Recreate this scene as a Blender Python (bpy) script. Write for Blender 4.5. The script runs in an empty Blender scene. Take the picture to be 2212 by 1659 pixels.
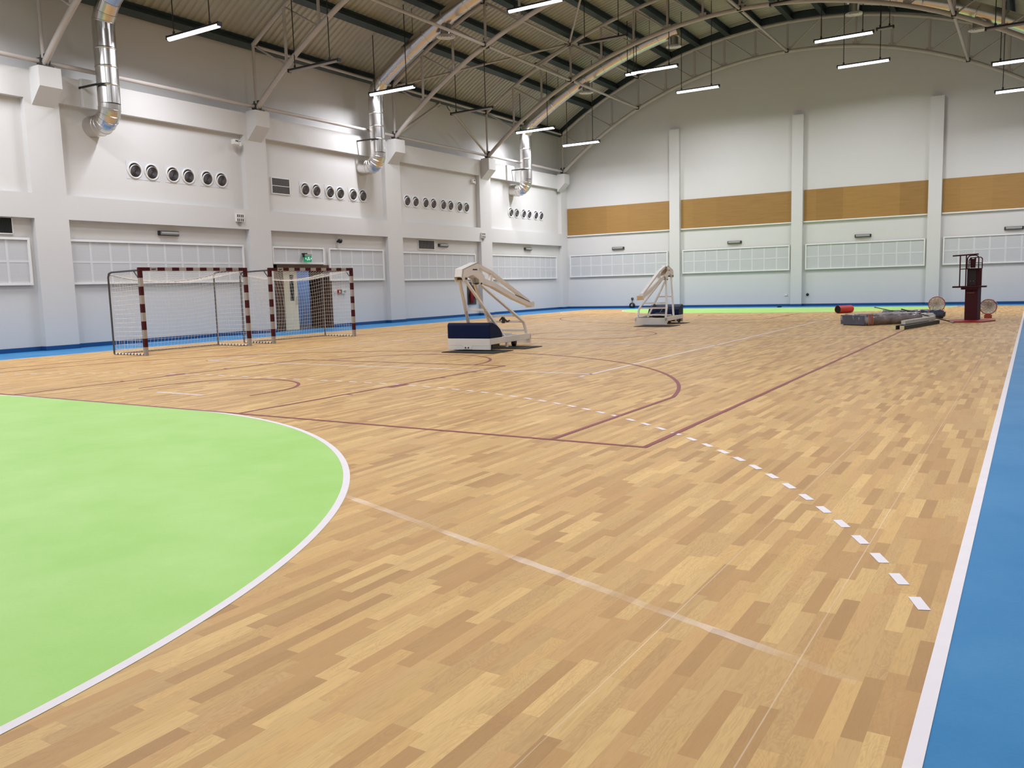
import bpy, bmesh, math, random
from mathutils import Vector, Matrix
PI = math.pi
random.seed(7)
SC = bpy.context.scene
C = SC.collection

# ---------------------------------------------------------------- camera, world, exposure
CX, CY, CZ = 10.217, -0.525, 1.3875
YAW, PIT, ROL, FPX = 0.55618, 0.11667, -0.02784, 1813.6
def _cam():
    cy, sy, cp, sp, cr, sr = math.cos(YAW), math.sin(YAW), math.cos(PIT), math.sin(PIT), math.cos(ROL), math.sin(ROL)
    F = Vector((-sy*cp, cy*cp, -sp)); R = Vector((cy, sy, 0)); U = R.cross(F)
    R2 = cr*R+sr*U; U2 = -sr*R+cr*U
    cd = bpy.data.cameras.new('camera'); co = bpy.data.objects.new('camera', cd); C.objects.link(co)
    M = Matrix.Identity(4)
    for i in range(3):
        M[i][0], M[i][1], M[i][2] = R2[i], U2[i], -F[i]
    M[0][3], M[1][3], M[2][3] = CX, CY, CZ
    co.matrix_world = M
    cd.sensor_fit = 'HORIZONTAL'; cd.sensor_width = 36; cd.lens = FPX/2212*36
    cd.clip_start = .05; cd.clip_end = 200
    SC.camera = co
_cam()
W = bpy.data.worlds.new('world'); SC.world = W; W.use_nodes = True
W.node_tree.nodes['Background'].inputs[0].default_value = (.5, .5, .55, 1)
W.node_tree.nodes['Background'].inputs[1].default_value = .02
SC.view_settings.view_transform = 'Standard'; SC.view_settings.look = 'None'
SC.view_settings.gamma = 1; SC.view_settings.use_curve_mapping = False
SC.view_settings.exposure = 0.03
LAMP_W = 228.0
LAMP_COL = (.955, .985, 1.085)

# ---------------------------------------------------------------- materials
def lin(c):
    return tuple((v/255/12.92 if v/255 <= .04045 else ((v/255+.055)/1.055)**2.4) for v in c)+(1,)
class NT:
    def __init__(s, m): s.t = m.node_tree; s.n = s.t.nodes
    def new(s, k, **kw):
        n = s.n.new(k)
        for a, b in kw.items(): setattr(n, a, b)
        return n
    def link(s, a, b): s.t.links.new(a, b)
    def math(s, op, a, b=None, c=None):
        n = s.n.new('ShaderNodeMath'); n.operation = op
        for i, v in enumerate((a, b, c)):
            if v is None: continue
            if isinstance(v, (int, float)): n.inputs[i].default_value = v
            else: s.link(v, n.inputs[i])
        return n.outputs[0]
    def mix(s, f, a, b):
        n = s.n.new('ShaderNodeMix'); n.data_type = 'RGBA'
        for i, v in ((0, f), (6, a), (7, b)):
            if isinstance(v, (int, float)): n.inputs[i].default_value = v
            elif isinstance(v, tuple): n.inputs[i].default_value = v
            else: s.link(v, n.inputs[i])
        return n.outputs[2]
MATS = {}
def mat(name, rgb, rough=.6, metal=0, var=.06, scale=3.0, spec=.5, bump=0, emit=None, coat=0):
    if name in MATS: return MATS[name]
    m = bpy.data.materials.new(name); m.use_nodes = True; t = NT(m); b = t.n['Principled BSDF']
    co = t.new('ShaderNodeTexCoord'); nz = t.new('ShaderNodeTexNoise'); nz.inputs['Scale'].default_value = scale
    nz.inputs['Detail'].default_value = 4
    t.link(co.outputs['Object'], nz.inputs['Vector'])
    c = lin(rgb); d = tuple(max(0, v*(1-var*2)) for v in c[:3])+(1,); e = tuple(min(1, v*(1+var)) for v in c[:3])+(1,)
    t.link(t.mix(nz.outputs[0], d, e), b.inputs['Base Color'])
    b.inputs['Roughness'].default_value = rough; b.inputs['Metallic'].default_value = metal
    b.inputs['Specular IOR Level'].default_value = spec
    if coat: b.inputs['Coat Weight'].default_value = coat
    if bump:
        bp = t.new('ShaderNodeBump'); bp.inputs['Strength'].default_value = bump; bp.inputs['Distance'].default_value = .02
        n2 = t.new('ShaderNodeTexNoise'); n2.inputs['Scale'].default_value = scale*4; t.link(co.outputs['Object'], n2.inputs['Vector'])
        t.link(n2.outputs[0], bp.inputs['Height']); t.link(bp.outputs[0], b.inputs['Normal'])
    if emit:
        b.inputs['Emission Color'].default_value = lin(emit[0]); b.inputs['Emission Strength'].default_value = emit[1]
    MATS[name] = m
    return m
def wood_floor():
    m = bpy.data.materials.new('plank_vinyl'); m.use_nodes = True; t = NT(m); b = t.n['Principled BSDF']
    co = t.new('ShaderNodeTexCoord'); sp = t.new('ShaderNodeSeparateXYZ'); t.link(co.outputs['Object'], sp.inputs[0])
    x, y = sp.outputs[0], sp.outputs[1]
    row = t.math('FLOOR', t.math('DIVIDE', x, .066))
    wn = t.new('ShaderNodeTexWhiteNoise', noise_dimensions='1D'); t.link(row, wn.inputs['W'])
    yy = t.math('ADD', t.math('DIVIDE', y, .45), t.math('MULTIPLY', wn.outputs[0], 7.3))
    idx = t.math('FLOOR', yy)
    cb = t.new('ShaderNodeCombineXYZ'); t.link(row, cb.inputs[0]); t.link(idx, cb.inputs[1])
    w2 = t.new('ShaderNodeTexWhiteNoise', noise_dimensions='3D'); t.link(cb.outputs[0], w2.inputs['Vector'])
    rp = t.new('ShaderNodeValToRGB'); cr = rp.color_ramp; cr.interpolation = 'CONSTANT'
    cols = [(0, (189, 146, 91)), (.16, (213, 172, 108)), (.38, (201, 158, 101)), (.55, (222, 184, 119)), (.72, (204, 165, 107)), (.86, (181, 138, 85))]
    while len(cr.elements) < len(cols): cr.elements.new(.5)
    for e, (p, c) in zip(cr.elements, cols): e.position = p; e.color = lin(c)
    t.link(w2.outputs[0], rp.inputs[0])
    mp = t.new('ShaderNodeMapping'); mp.inputs['Scale'].default_value = (55, 5, 1); t.link(co.outputs['Object'], mp.inputs[0])
    ofs = t.new('ShaderNodeVectorMath'); ofs.operation = 'ADD'; t.link(mp.outputs[0], ofs.inputs[0])
    sc = t.new('ShaderNodeVectorMath'); sc.operation = 'SCALE'; sc.inputs['Scale'].default_value = 40; t.link(w2.outputs['Color'], sc.inputs[0]); t.link(sc.outputs[0], ofs.inputs[1])
    gr = t.new('ShaderNodeTexNoise'); gr.inputs['Scale'].default_value = 1; gr.inputs['Detail'].default_value = 5; gr.inputs['Distortion'].default_value = 1.2
    t.link(ofs.outputs[0], gr.inputs['Vector'])
    gf = t.math('MULTIPLY', t.math('ABSOLUTE', t.math('SUBTRACT', gr.outputs[0], .5)), 1.9)
    col = t.mix(t.math('MINIMUM', gf, .3), rp.outputs[0], lin((166, 122, 80)))
    # flame figure on some planks
    mp2 = t.new('ShaderNodeMapping'); mp2.inputs['Scale'].default_value = (11, 3.2, 1); t.link(co.outputs['Object'], mp2.inputs[0])
    of2 = t.new('ShaderNodeVectorMath'); of2.operation = 'ADD'; t.link(mp2.outputs[0], of2.inputs[0]); t.link(sc.outputs[0], of2.inputs[1])
    fg = t.new('ShaderNodeTexNoise'); fg.inputs['Scale'].default_value = 1; fg.inputs['Detail'].default_value = 2; fg.inputs['Distortion'].default_value = .6; t.link(of2.outputs[0], fg.inputs['Vector'])
    ring = t.math('POWER', t.math('ABSOLUTE', t.math('SINE', t.math('MULTIPLY', fg.outputs[0], 55))), 3)
    msk = t.math('GREATER_THAN', t.math('FRACT', t.math('MULTIPLY', w2.outputs[0], 7.7)), .45)
    col = t.mix(t.math('MULTIPLY', t.math('MULTIPLY', ring, msk), .16), col, lin((150, 104, 60)))
    # broad cloudy variation
    n3 = t.new('ShaderNodeTexNoise'); n3.inputs['Scale'].default_value = 3.5; n3.inputs['Detail'].default_value = 3; t.link(co.outputs['Object'], n3.inputs['Vector'])
    col = t.mix(t.math('MULTIPLY', n3.outputs[0], .35), col, lin((204, 164, 105)))
    # welded roll seams, pale
    seam = None
    for sx in (9.54, 8.99, 5.95):
        s = t.math('LESS_THAN', t.math('ABSOLUTE', t.math('SUBTRACT', x, sx)), .0025)
        seam = s if seam is None else t.math('MAXIMUM', seam, s)
    n4 = t.new('ShaderNodeTexNoise'); n4.inputs['Scale'].default_value = 1.7; t.link(co.outputs['Object'], n4.inputs['Vector'])
    col = t.mix(t.math('MULTIPLY', seam, t.math('MULTIPLY', n4.outputs[0], .8)), col, lin((235, 215, 190)))
    # residue of a peeled tape line, straight streak
    d = t.math('ABSOLUTE', t.math('ADD', t.math('ADD', t.math('MULTIPLY', x, .345), y), -5.78))
    n5 = t.new('ShaderNodeTexNoise'); n5.inputs['Scale'].default_value = 7; n5.inputs['Detail'].default_value = 6; t.link(co.outputs['Object'], n5.inputs['Vector'])
    scf = t.math('MULTIPLY', t.math('LESS_THAN', t.math('ADD', d, t.math('MULTIPLY', n5.outputs[0], .03)), .042), t.math('MULTIPLY', t.math('MULTIPLY', t.math('LESS_THAN', x, 9.75), t.math('GREATER_THAN', x, 6.2)), .5))
    n7 = t.new('ShaderNodeTexNoise'); n7.inputs['Scale'].default_value = 2.6; n7.inputs['Detail'].default_value = 3; t.link(co.outputs['Object'], n7.inputs['Vector'])
    pat = t.new('ShaderNodeMapRange'); t.link(n7.outputs[0], pat.inputs[0]); pat.inputs[1].default_value = .42; pat.inputs[2].default_value = .62; pat.inputs[3].default_value = .12; pat.inputs[4].default_value = .8
    scf = t.math('MULTIPLY', scf, pat.outputs[0])
    col = t.mix(scf, col, lin((244, 232, 220)))
    # small specks of dirt
    n6 = t.new('ShaderNodeTexNoise'); n6.inputs['Scale'].default_value = 55; t.link(co.outputs['Object'], n6.inputs['Vector'])
    col = t.mix(t.math('MULTIPLY', t.math('GREATER_THAN', n6.outputs[0], .80), .6), col, lin((110, 80, 60)))
    hs = t.new('ShaderNodeHueSaturation'); hs.inputs['Saturation'].default_value = 1.0; t.link(col, hs.inputs['Color'])
    sc_ = t.new('ShaderNodeSeparateColor'); t.link(w2.outputs['Color'], sc_.inputs[0]); t.link(t.math('ADD', t.math('MULTIPLY', sc_.outputs[1], .16), .925), hs.inputs['Value'])
    t.link(hs.outputs[0], b.inputs['Base Color'])
    b.inputs['Roughness'].default_value = .5; b.inputs['Specular IOR Level'].default_value = .3
    MATS['wood_floor'] = m
    return m
def paint_floor(name, a, bb, scale=1.2, rough=.5):
    m = bpy.data.materials.new(name); m.use_nodes = True; t = NT(m); b = t.n['Principled BSDF']
    co = t.new('ShaderNodeTexCoord')
    n1 = t.new('ShaderNodeTexNoise'); n1.inputs['Scale'].default_value = scale; n1.inputs['Detail'].default_value = 7; n1.inputs['Roughness'].default_value = .6
    t.link(co.outputs['Object'], n1.inputs['Vector'])
    n2 = t.new('ShaderNodeTexNoise'); n2.inputs['Scale'].default_value = 60; n2.inputs['Detail'].default_value = 2; t.link(co.outputs['Object'], n2.inputs['Vector'])
    f = t.math('ADD', t.math('MULTIPLY', t.math('SUBTRACT', n1.outputs[0], .5), 2.4), .5)
    f = t.math('ADD', f, t.math('MULTIPLY', t.math('SUBTRACT', n2.outputs[0], .5), .5))
    cl = t.new('ShaderNodeClamp'); t.link(f, cl.inputs[0])
    t.link(t.mix(cl.outputs[0], lin(a), lin(bb)), b.inputs['Base Color'])
    b.inputs['Roughness'].default_value = rough; b.inputs['Specular IOR Level'].default_value = .3
    MATS[name] = m
    return m
def panel_mat():
    m = bpy.data.materials.new('perforated_board'); m.use_nodes = True; t = NT(m); b = t.n['Principled BSDF']
    co = t.new('ShaderNodeTexCoord'); sp = t.new('ShaderNodeSeparateXYZ'); t.link(co.outputs['Object'], sp.inputs[0])
    w = t.math('MULTIPLY', t.math('ADD', sp.outputs[0], sp.outputs[1]), 1)
    def tri(v, p): return t.math('ABSOLUTE', t.math('SUBTRACT', t.math('FRACT', t.math('DIVIDE', v, p)), .5))
    hole = t.math('MULTIPLY', t.math('GREATER_THAN', tri(w, .03), .24), t.math('GREATER_THAN', tri(sp.outputs[2], .03), .24))
    t.link(t.mix(t.math('MULTIPLY', hole, .4), lin((196, 195, 194)), lin((130, 132, 136))), b.inputs['Base Color'])
    b.inputs['Roughness'].default_value = .8
    MATS['perforated'] = m
    return m
def ply_mat():
    m = bpy.data.materials.new('plywood'); m.use_nodes = True; t = NT(m); b = t.n['Principled BSDF']
    co = t.new('ShaderNodeTexCoord'); mp = t.new('ShaderNodeMapping'); mp.inputs['Scale'].default_value = (.6, 1, 9); t.link(co.outputs['Object'], mp.inputs[0])
    n = t.new('ShaderNodeTexNoise'); n.inputs['Scale'].default_value = 1.6; n.inputs['Detail'].default_value = 8; n.inputs['Roughness'].default_value = .65; t.link(mp.outputs[0], n.inputs['Vector'])
    sp = t.new('ShaderNodeSeparateXYZ'); t.link(co.outputs['Object'], sp.inputs[0])
    bx = t.math('FLOOR', t.math('DIVIDE', sp.outputs[0], 1.22)); wn = t.new('ShaderNodeTexWhiteNoise', noise_dimensions='1D'); t.link(bx, wn.inputs['W'])
    f = t.math('ADD', t.math('MULTIPLY', n.outputs[0], .8), t.math('MULTIPLY', wn.outputs[0], .3))
    t.link(t.mix(f, lin((122, 88, 38)), lin((172, 130, 66))), b.inputs['Base Color'])
    b.inputs['Roughness'].default_value = .55
    MATS['ply'] = m
    return m

WOODF = wood_floor()
GREENF = paint_floor('green_court_paint', (176, 217, 124), (160, 208, 102))
BLUEF = paint_floor('blue_court_vinyl', (30, 118, 172), (62, 134, 182))
WHITEL = mat('white_line_paint', (236, 228, 228), .55, var=.03, scale=8)
REDL = mat('red_line_paint', (142, 66, 66), .55, var=.05)
BLUEL = mat('blue_skirting', (2, 70, 124), .5)
PANEL = panel_mat(); PLY = ply_mat()
WALLM = mat('white_plaster', (206, 203, 199), .85, var=.015, scale=.8)
TRIMW = mat('white_gloss_frame', (226, 224, 220), .5, var=.02)
DECK = mat('zincalume_deck', (180, 175, 160), .5, .1, var=.08, scale=1.2)
PURL = mat('dark_green_purlin_paint', (52, 64, 64), .55, var=.08)
TRUSS = mat('grey_primer_steel', (186, 176, 168), .5, var=.07, scale=2)
BRACK = mat('dark_grey_bracket', (66, 62, 56), .6)
GALV = mat('galvanised_steel', (212, 208, 204), .27, 1.0, var=.05, scale=2)
HOUS = mat('dark_grey_fixture_housing', (44, 42, 44), .5)
RODM = mat('dark_steel_rod', (40, 38, 38), .5)
DIFL = mat('lit_diffuser', (245, 245, 250), .4, emit=((246, 246, 255), 4.0))
DIFO = mat('unlit_diffuser', (150, 144, 138), .4)
BLACK = mat('black_plastic', (16, 16, 18), .5)
GRILLE = mat('grey_louvre', (100, 96, 92), .6)
GRILLD = mat('dark_louvre', (34, 38, 38), .6)
STEELR = mat('nozzle_steel', (128, 126, 132), .35, .6)
CREAM = mat('cream_steel', (226, 220, 212), .45, var=.04, scale=4)
CREAMD = mat('tan_boom_underside', (214, 180, 132), .5)
NAVY = mat('navy_vinyl_pad', (2, 20, 62), .6, var=.12, scale=2, bump=.1, spec=.2)
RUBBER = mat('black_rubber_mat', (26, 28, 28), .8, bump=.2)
GOALR = mat('dark_red_post_paint', (66, 6, 12), .55, spec=.25)
GOALW = mat('grey_white_post_paint', (158, 150, 142), .5)
DSTEEL = mat('dark_steel_tube', (74, 72, 74), .45)
NETM = mat('white_net_cord', (232, 224, 212), .8)
MAROON = mat('maroon_steel', (66, 12, 20), .6, var=.08, spec=.3)
MAROOND = mat('dark_maroon_panel', (34, 10, 14), .5)
REDPL = mat('red_base_plate', (160, 12, 26), .5)
REDV = mat('red_vinyl', (196, 52, 48), .45, var=.1)
RIMM = mat('orange_red_rim', (176, 72, 56), .4)
BRN = mat('dark_brown_door_wood', (84, 58, 40), .5, var=.12, scale=5)
DOORC = mat('cream_door_paint', (216, 206, 178), .5)
GLASSB = mat('bluish_glass', (120, 150, 190), .15, var=.2, scale=1.5)
DGLASS = mat('dark_window_glass', (36, 40, 42), .1)
EXG = mat('green_exit_sign_face', (10, 120, 80), .4, emit=((20, 160, 110), .35))
WPLAS = mat('white_plastic', (222, 218, 212), .4)
GPLAS = mat('grey_plastic', (150, 148, 142), .45)
REDP = mat('fire_red_paint', (150, 20, 20), .35)
WRAP = mat('wrinkled_grey_plastic_wrap', (158, 150, 154), .3, var=.44, scale=4, bump=.9, coat=.4)
WRAPB = mat('blue_grey_vinyl_mat', (84, 92, 112), .35, var=.25, scale=6, bump=.5, coat=.3)
PINK = mat('orange_strap', (190, 120, 100), .6)
FOAM = mat('white_foam_wrap', (222, 218, 208), .6, var=.08, scale=9, bump=.6)
DGREEN = mat('dark_green_black_post', (30, 36, 32), .5)
CREAME = mat('cream_post_end', (226, 216, 170), .5)

# ---------------------------------------------------------------- mesh builder
class MB:
    def __init__(s): s.v = []; s.f = []; s.m = []; s.sm = []
    def add(s, vs, fs, mi=0, smooth=False):
        o = len(s.v); s.v += [tuple(v) for v in vs]
        for f in fs: s.f.append(tuple(i+o for i in f)); s.m.append(mi); s.sm.append(smooth)
    def box(s, a, b, mi=0):
        x0, y0, z0 = a; x1, y1, z1 = b
        if x0 > x1: x0, x1 = x1, x0
        if y0 > y1: y0, y1 = y1, y0
        if z0 > z1: z0, z1 = z1, z0
        s.add([(x0, y0, z0), (x1, y0, z0), (x1, y1, z0), (x0, y1, z0), (x0, y0, z1), (x1, y0, z1), (x1, y1, z1), (x0, y1, z1)],
              [(0, 3, 2, 1), (4, 5, 6, 7), (0, 1, 5, 4), (1, 2, 6, 5), (2, 3, 7, 6), (3, 0, 4, 7)], mi)
    def bar(s, p, q, w, h, mi=0, up=(0, 0, 1)):
        p = Vector(p); q = Vector(q); d = (q-p).normalized(); u = Vector(up)
        if abs(d.dot(u)) > .98: u = Vector((0, 1, 0))
        a = d.cross(u).normalized()*w/2; b = a.cross(d).normalized()*h/2
        vs = []
        for c in (p, q): vs += [c-a-b, c+a-b, c+a+b, c-a+b]
        s.add(vs, [(0, 3, 2, 1), (4, 5, 6, 7), (0, 1, 5, 4), (1, 2, 6, 5), (2, 3, 7, 6), (3, 0, 4, 7)], mi)
    def tube(s, pts, r, n=10, mi=0, closed=False, caps=True, rs=None, smooth=True):
        pts = [Vector(p) for p in pts]; L = len(pts); vs = []
        nrm = None
        for i, p in enumerate(pts):
            if closed: d = pts[(i+1) % L]-pts[i-1]
            elif i == 0: d = pts[1]-p
            elif i == L-1: d = p-pts[-2]
            else: d = (pts[i+1]-p).normalized()+(p-pts[i-1]).normalized()
            d.normalize()
            if nrm is None:
                u = Vector((0, 0, 1)) if abs(d.z) < .9 else Vector((0, 1, 0))
                nrm = (u-d*u.dot(d)).normalized()
            else:
                nrm = (nrm-d*nrm.dot(d)).normalized()
            bn = d.cross(nrm); rr = rs[i] if rs else r
            k = 1.0
            if not closed and 0 < i < L-1:
                c = (pts[i+1]-p).normalized().dot((p-pts[i-1]).normalized()); k = 1/max(.6, math.sqrt(max(0, (1+c)/2)))
            for j in range(n):
                a = 2*PI*j/n; vs.append(p+(nrm*math.cos(a)+bn*math.sin(a))*rr*(k if L < 12 else 1))
        fs = []
        for i in range(L if closed else L-1):
            i2 = (i+1) % L
            for j in range(n):
                j2 = (j+1) % n; fs.append((i*n+j, i*n+j2, i2*n+j2, i2*n+j))
        s.add(vs, fs, mi, smooth)
        if caps and not closed:
            s.add(vs[:n], [tuple(range(n-1, -1, -1))], mi); s.add(vs[-n:], [tuple(range(n))], mi)
    def cyl(s, p, q, r, n=16, mi=0): s.tube([p, q], r, n, mi)
    def lathe(s, prof, n=24, mi=0, M=None, smooth=True):   # prof: (r,z) along z
        vs = []
        for r, z in prof:
            for j in range(n):
                a = 2*PI*j/n; v = Vector((r*math.cos(a), r*math.sin(a), z)); vs.append(M @ v if M else v)
        fs = [(i*n+j, i*n+(j+1) % n, (i+1)*n+(j+1) % n, (i+1)*n+j) for i in range(len(prof)-1) for j in range(n)]
        s.add(vs, fs, mi, smooth)
    def prism(s, poly, f0, f1, mi=0):    # poly list of 2D, f0/f1 map 2D->3D
        n = len(poly); vs = [f0(*p) for p in poly]+[f1(*p) for p in poly]
        fs = [tuple(range(n-1, -1, -1)), tuple(range(n, 2*n))]+[(i, (i+1) % n, (i+1) % n+n, i+n) for i in range(n)]
        s.add(vs, fs, mi)
    def quad(s, x0, y0, x1, y1, z, mi): s.add([(x0, y0, z), (x1, y0, z), (x1, y1, z), (x0, y1, z)], [(0, 1, 2, 3)], mi)
def build(name, mb, mats, parent=None, loc=(0, 0, 0), rot=(0, 0, 0), bevel=0, fix=True):
    me = bpy.data.meshes.new(name); me.from_pydata(mb.v, [], mb.f)
    if not isinstance(mats, (list, tuple)): mats = [mats]
    for m in mats: me.materials.append(m)
    me.polygons.foreach_set('material_index', mb.m); me.polygons.foreach_set('use_smooth', mb.sm)
    me.update()
    if fix:
        bm = bmesh.new(); bm.from_mesh(me); bmesh.ops.recalc_face_normals(bm, faces=bm.faces); bm.to_mesh(me); bm.free()
    o = bpy.data.objects.new(name, me); C.objects.link(o); o.location = loc; o.rotation_euler = rot
    if parent: o.parent = parent
    if bevel:
        b = o.modifiers.new('bevel', 'BEVEL'); b.width = bevel; b.segments = 2; b.limit_method = 'ANGLE'
    return o
def tag(o, label, cat, group=None, kind=None):
    if kind: o['kind'] = kind
    if label: o['label'] = label
    if cat: o['category'] = cat
    if group: o['group'] = group
    return o
def thing(name, label, cat, loc=(0, 0, 0), rz=0, group=None):
    o = bpy.data.objects.new(name, None); C.objects.link(o); o.location = loc; o.rotation_euler = (0, 0, rz)
    o.empty_display_size = .2
    return tag(o, label, cat, group)
def struct(name, mb, mats, label, parent=None):
    o = build(name, mb, mats, parent); o['kind'] = 'structure'; o['label'] = label
    return o
def dup(root, loc=None, rz=None, label=None):
    r = root.copy(); C.objects.link(r)
    if loc is not None: r.location = loc
    if rz is not None: r.rotation_euler = (0, 0, rz)
    if label: r['label'] = label
    for ch in list(root.children):
        c = ch.copy(); C.objects.link(c); c.parent = r
        for g in list(ch.children):
            d = g.copy(); C.objects.link(d); d.parent = c
    return r
ORD = ['first', 'second', 'third', 'fourth', 'fifth', 'sixth', 'seventh', 'eighth', 'ninth', 'tenth']

# ---------------------------------------------------------------- floor with court markings
XF, YF, YN = 12.2, 41.9, -2.2        # wall pier face, far wall, near wall
fl = MB()
fl.quad(-12.5, YN-.1, 12.5, YF+.1, 0, 1)
fl.quad(-10, 0, 10, 40, .001, 0)
LW = .05
def goalarea(mb, y0, sgn, R, z, mi):
    pts = []
    for i in range(49):
        a = PI/2*i/48; pts.append((1.5+R*math.cos(a), R*math.sin(a)))
    for i in range(49):
        a = PI/2+PI/2*i/48; pts.append((-1.5+R*math.cos(a), R*math.sin(a)))
    vs = [(0, y0, z)]+[(x, y0+sgn*y, z) for x, y in pts]
    mb.add(vs, [(0, i, i+1) if sgn > 0 else (0, i+1, i) for i in range(1, len(pts))], mi)
def arc(mb, cx, cy, R, a0, a1, z, mi, n=64, w=LW):
    vs = []
    for i in range(n+1):
        a = a0+(a1-a0)*i/n; c, s = math.cos(a), math.sin(a)
        vs += [(cx+(R-w)*c, cy+(R-w)*s, z), (cx+R*c, cy+R*s, z)]
    mb.add(vs, [(2*i, 2*i+1, 2*i+3, 2*i+2) for i in range(n)], mi)
for y0, sg in ((0, 1), (40, -1)):
    goalarea(fl, y0, sg, 6, .002, 2)
    # six metre line
    for i, (cx, a0, a1) in enumerate(((1.5, 0, PI/2), (-1.5, PI/2, PI))):
        arc(fl, cx, y0, 6, sg*a0, sg*a1, .003, 3)
    fl.quad(-1.5, y0+sg*5.95, 1.5, y0+sg*6, .003, 3)
    # nine metre dashed line
    S0 = 9*1.5708
    def nine(s):
        if s < 0 or s > 2*S0+3: return None
        if s <= S0: a = s/9; return (1.5+9*math.cos(a), 9*math.sin(a), a)
        if s <= S0+3: return (1.5-(s-S0), 9, PI/2)
        a = PI/2+(s-S0-3)/9; return (-1.5+9*math.cos(a), 9*math.sin(a), a)
    s = 3.29
    while s < 2*S0+3-3.1:
        q = [nine(s), nine(s+.15)]
        if q[0] and q[1] and abs(q[0][0]) < 9.94:
            vs = []
            for x, y, a in q:
                vs += [(x, y0+sg*y, .003), (x-.05*math.cos(a), y0+sg*(y-.05*math.sin(a)), .003)]
            fl.add(vs, [(0, 1, 3, 2)], 3)
        s += .3
    fl.quad(-.5, y0+sg*6.975, .5, y0+sg*7.025, .003, 3)
    fl.quad(-10, y0, 10, y0+sg*.05, .003, 3)
fl.quad(9.95, 0, 10, 40, .003, 3); fl.quad(-10, 0, -9.95, 40, .003, 3)
fl.quad(-10, 19.975, 10, 20.025, .003, 3)
for x in (-4.5, 4.45): fl.quad(x, 11, x+.05, 29, .003, 3)
for y in (11, 16.975, 22.975, 28.95): fl.quad(-4.5, y, 4.5, y+.05, .003, 3)
for y in (10.65, 29.2):
    for x in (-4.5, 4.45): fl.quad(x, y, x+.05, y+.15, .003, 3)
for y in (16.975, 22.975):
    for k in range(5):
        for sx in (1, -1): fl.quad(sx*(4.7+.35*k), y, sx*(4.85+.35*k), y+.05, .003, 3)
R_ = 4
for x in (-7.5, 7.45): fl.quad(x, 6, x+.05, 34, .004, R_)
for y in (5.955, 33.995): fl.quad(-7.5, y, 7.5, y+.05, .004, R_)
arc(fl, 0, 20, 1.8, 0, 2*PI, .004, R_)
for y0, sg in ((6, 1), (34, -1)):
    def rq(x0, y0_, x1, y1): fl.quad(x0, y0+sg*y0_, x1, y0+sg*y1, .004, R_)
    for sx in (1, -1):
        rq(sx*6.6, 0, sx*6.55, 2.99); rq(sx*2.45, 0, sx*2.4, 5.8)
        rq(sx*1.25, 1.2, sx*1.2, 1.575)
        rq(sx*2.45, 2.6, sx*2.55, 3.0)
        for yy in (1.75, 3.85, 4.7): rq(sx*2.45, yy, sx*2.55, yy+.05)
    rq(-2.45, 5.75, 2.45, 5.8)
    a = math.acos(6.6/6.75)
    arc(fl, 0, y0+sg*1.575, 6.75, sg*a, sg*(PI-a), .004, R_, 96)
    arc(fl, 0, y0+sg*5.8, 1.8, 0, sg*PI, .004, R_)
    arc(fl, 0, y0+sg*1.575, 1.25, 0, sg*PI, .004, R_)
floor = struct('floor', fl, [WOODF, BLUEF, GREENF, WHITEL, REDL], 'plank pattern vinyl sports floor with green goal areas, blue surround and court lines')
for p in floor.data.polygons:
    if p.normal.z < 0: p.flip()

# ---------------------------------------------------------------- walls
BAYS = [(5.9, 12.0), (12.93, 19.16), (20.1, 26.3), (27.25, 33.12), (34.08, 41.2)]
PIERS = [(-1.2, -.3), (5.0, 5.9), (12.0, 12.93), (19.16, 20.1), (26.3, 27.25), (33.12, 34.08), (41.2, 41.9)]
TY = [12.5, 19.62, 26.78, 33.6, 41.1]
XR = 12.4
def side_wall(sx, door=None):
    w = MB()
    def B(xa, y0, z0, xb, y1, z1): w.box((sx*xa, y0, z0), (sx*xb, y1, z1))
    if door:
        d0, d1, dz = door
        B(XR, YN, 0, 12.9, d0, 7.3); B(XR, d1, 0, 12.9, YF, 7.3); B(XR, d0, dz, 12.9, d1, 7.3)
    else: B(XR, YN, 0, 12.9, YF, 7.3)
    B(12.75, YN, 7.3, 12.95, YF, 9.9)
    for y0, y1 in PIERS: B(XF, y0, 0, XR, y1, 7.3)
    yc = YN
    for y0, y1 in PIERS:
        if y0 > yc: B(XF, yc, 3.5, XR, y0, 4.15); B(XF, yc, 6.58, XR, y0, 7.3)
        yc = y1
    for ty in [5.4]+TY:
        w.prism([(XF, 6.42), (XF, 7.36), (XF-.45, 7.36), (XF-.45, 6.85)], lambda a, b, t=ty: (sx*a, t-.3, b), lambda a, b, t=ty: (sx*a, min(t+.3, YF), b))
    return w
struct('wall_left', side_wall(-1, (20.3, 23.1, 2.34)), WALLM, 'white plastered long wall with shallow recessed bays, piers and corbels')
struct('wall_right', side_wall(1), WALLM, 'white plastered long wall on the right')
def roofz(x, R=21.9): return -8.1+math.sqrt(R*R-x*x)
fw = MB()
poly = [(-12.9, 0)]+[(12.9, 0)]+[(12.9-25.8*i/48, roofz(12.9-25.8*i/48)) for i in range(49)]
fw.prism(poly, lambda a, b: (a, YF, b), lambda a, b: (a, YF+.3, b))
struct('wall_far', fw, WALLM, 'white gable end wall under the arched roof')
for k, (x0, x1, zt) in enumerate(((-6.08, -5.54, 9.12), (.12, .64, 9.08), (6.06, 6.6, 9.12))):
    b = MB(); b.box((x0, YF-.22, 0), (x1, YF, zt)); struct('trim_%d' % (k+1), b, WALLM, 'slim white pier on the end wall, %s from the corner' % ORD[k])
nw = MB(); nw.prism(poly, lambda a, b: (a, YN-.3, b), lambda a, b: (a, YN, b))
struct('wall_near', nw, WALLM, 'white gable end wall behind the viewer')
bb = MB()
segs = []
ycur = YN
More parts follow.
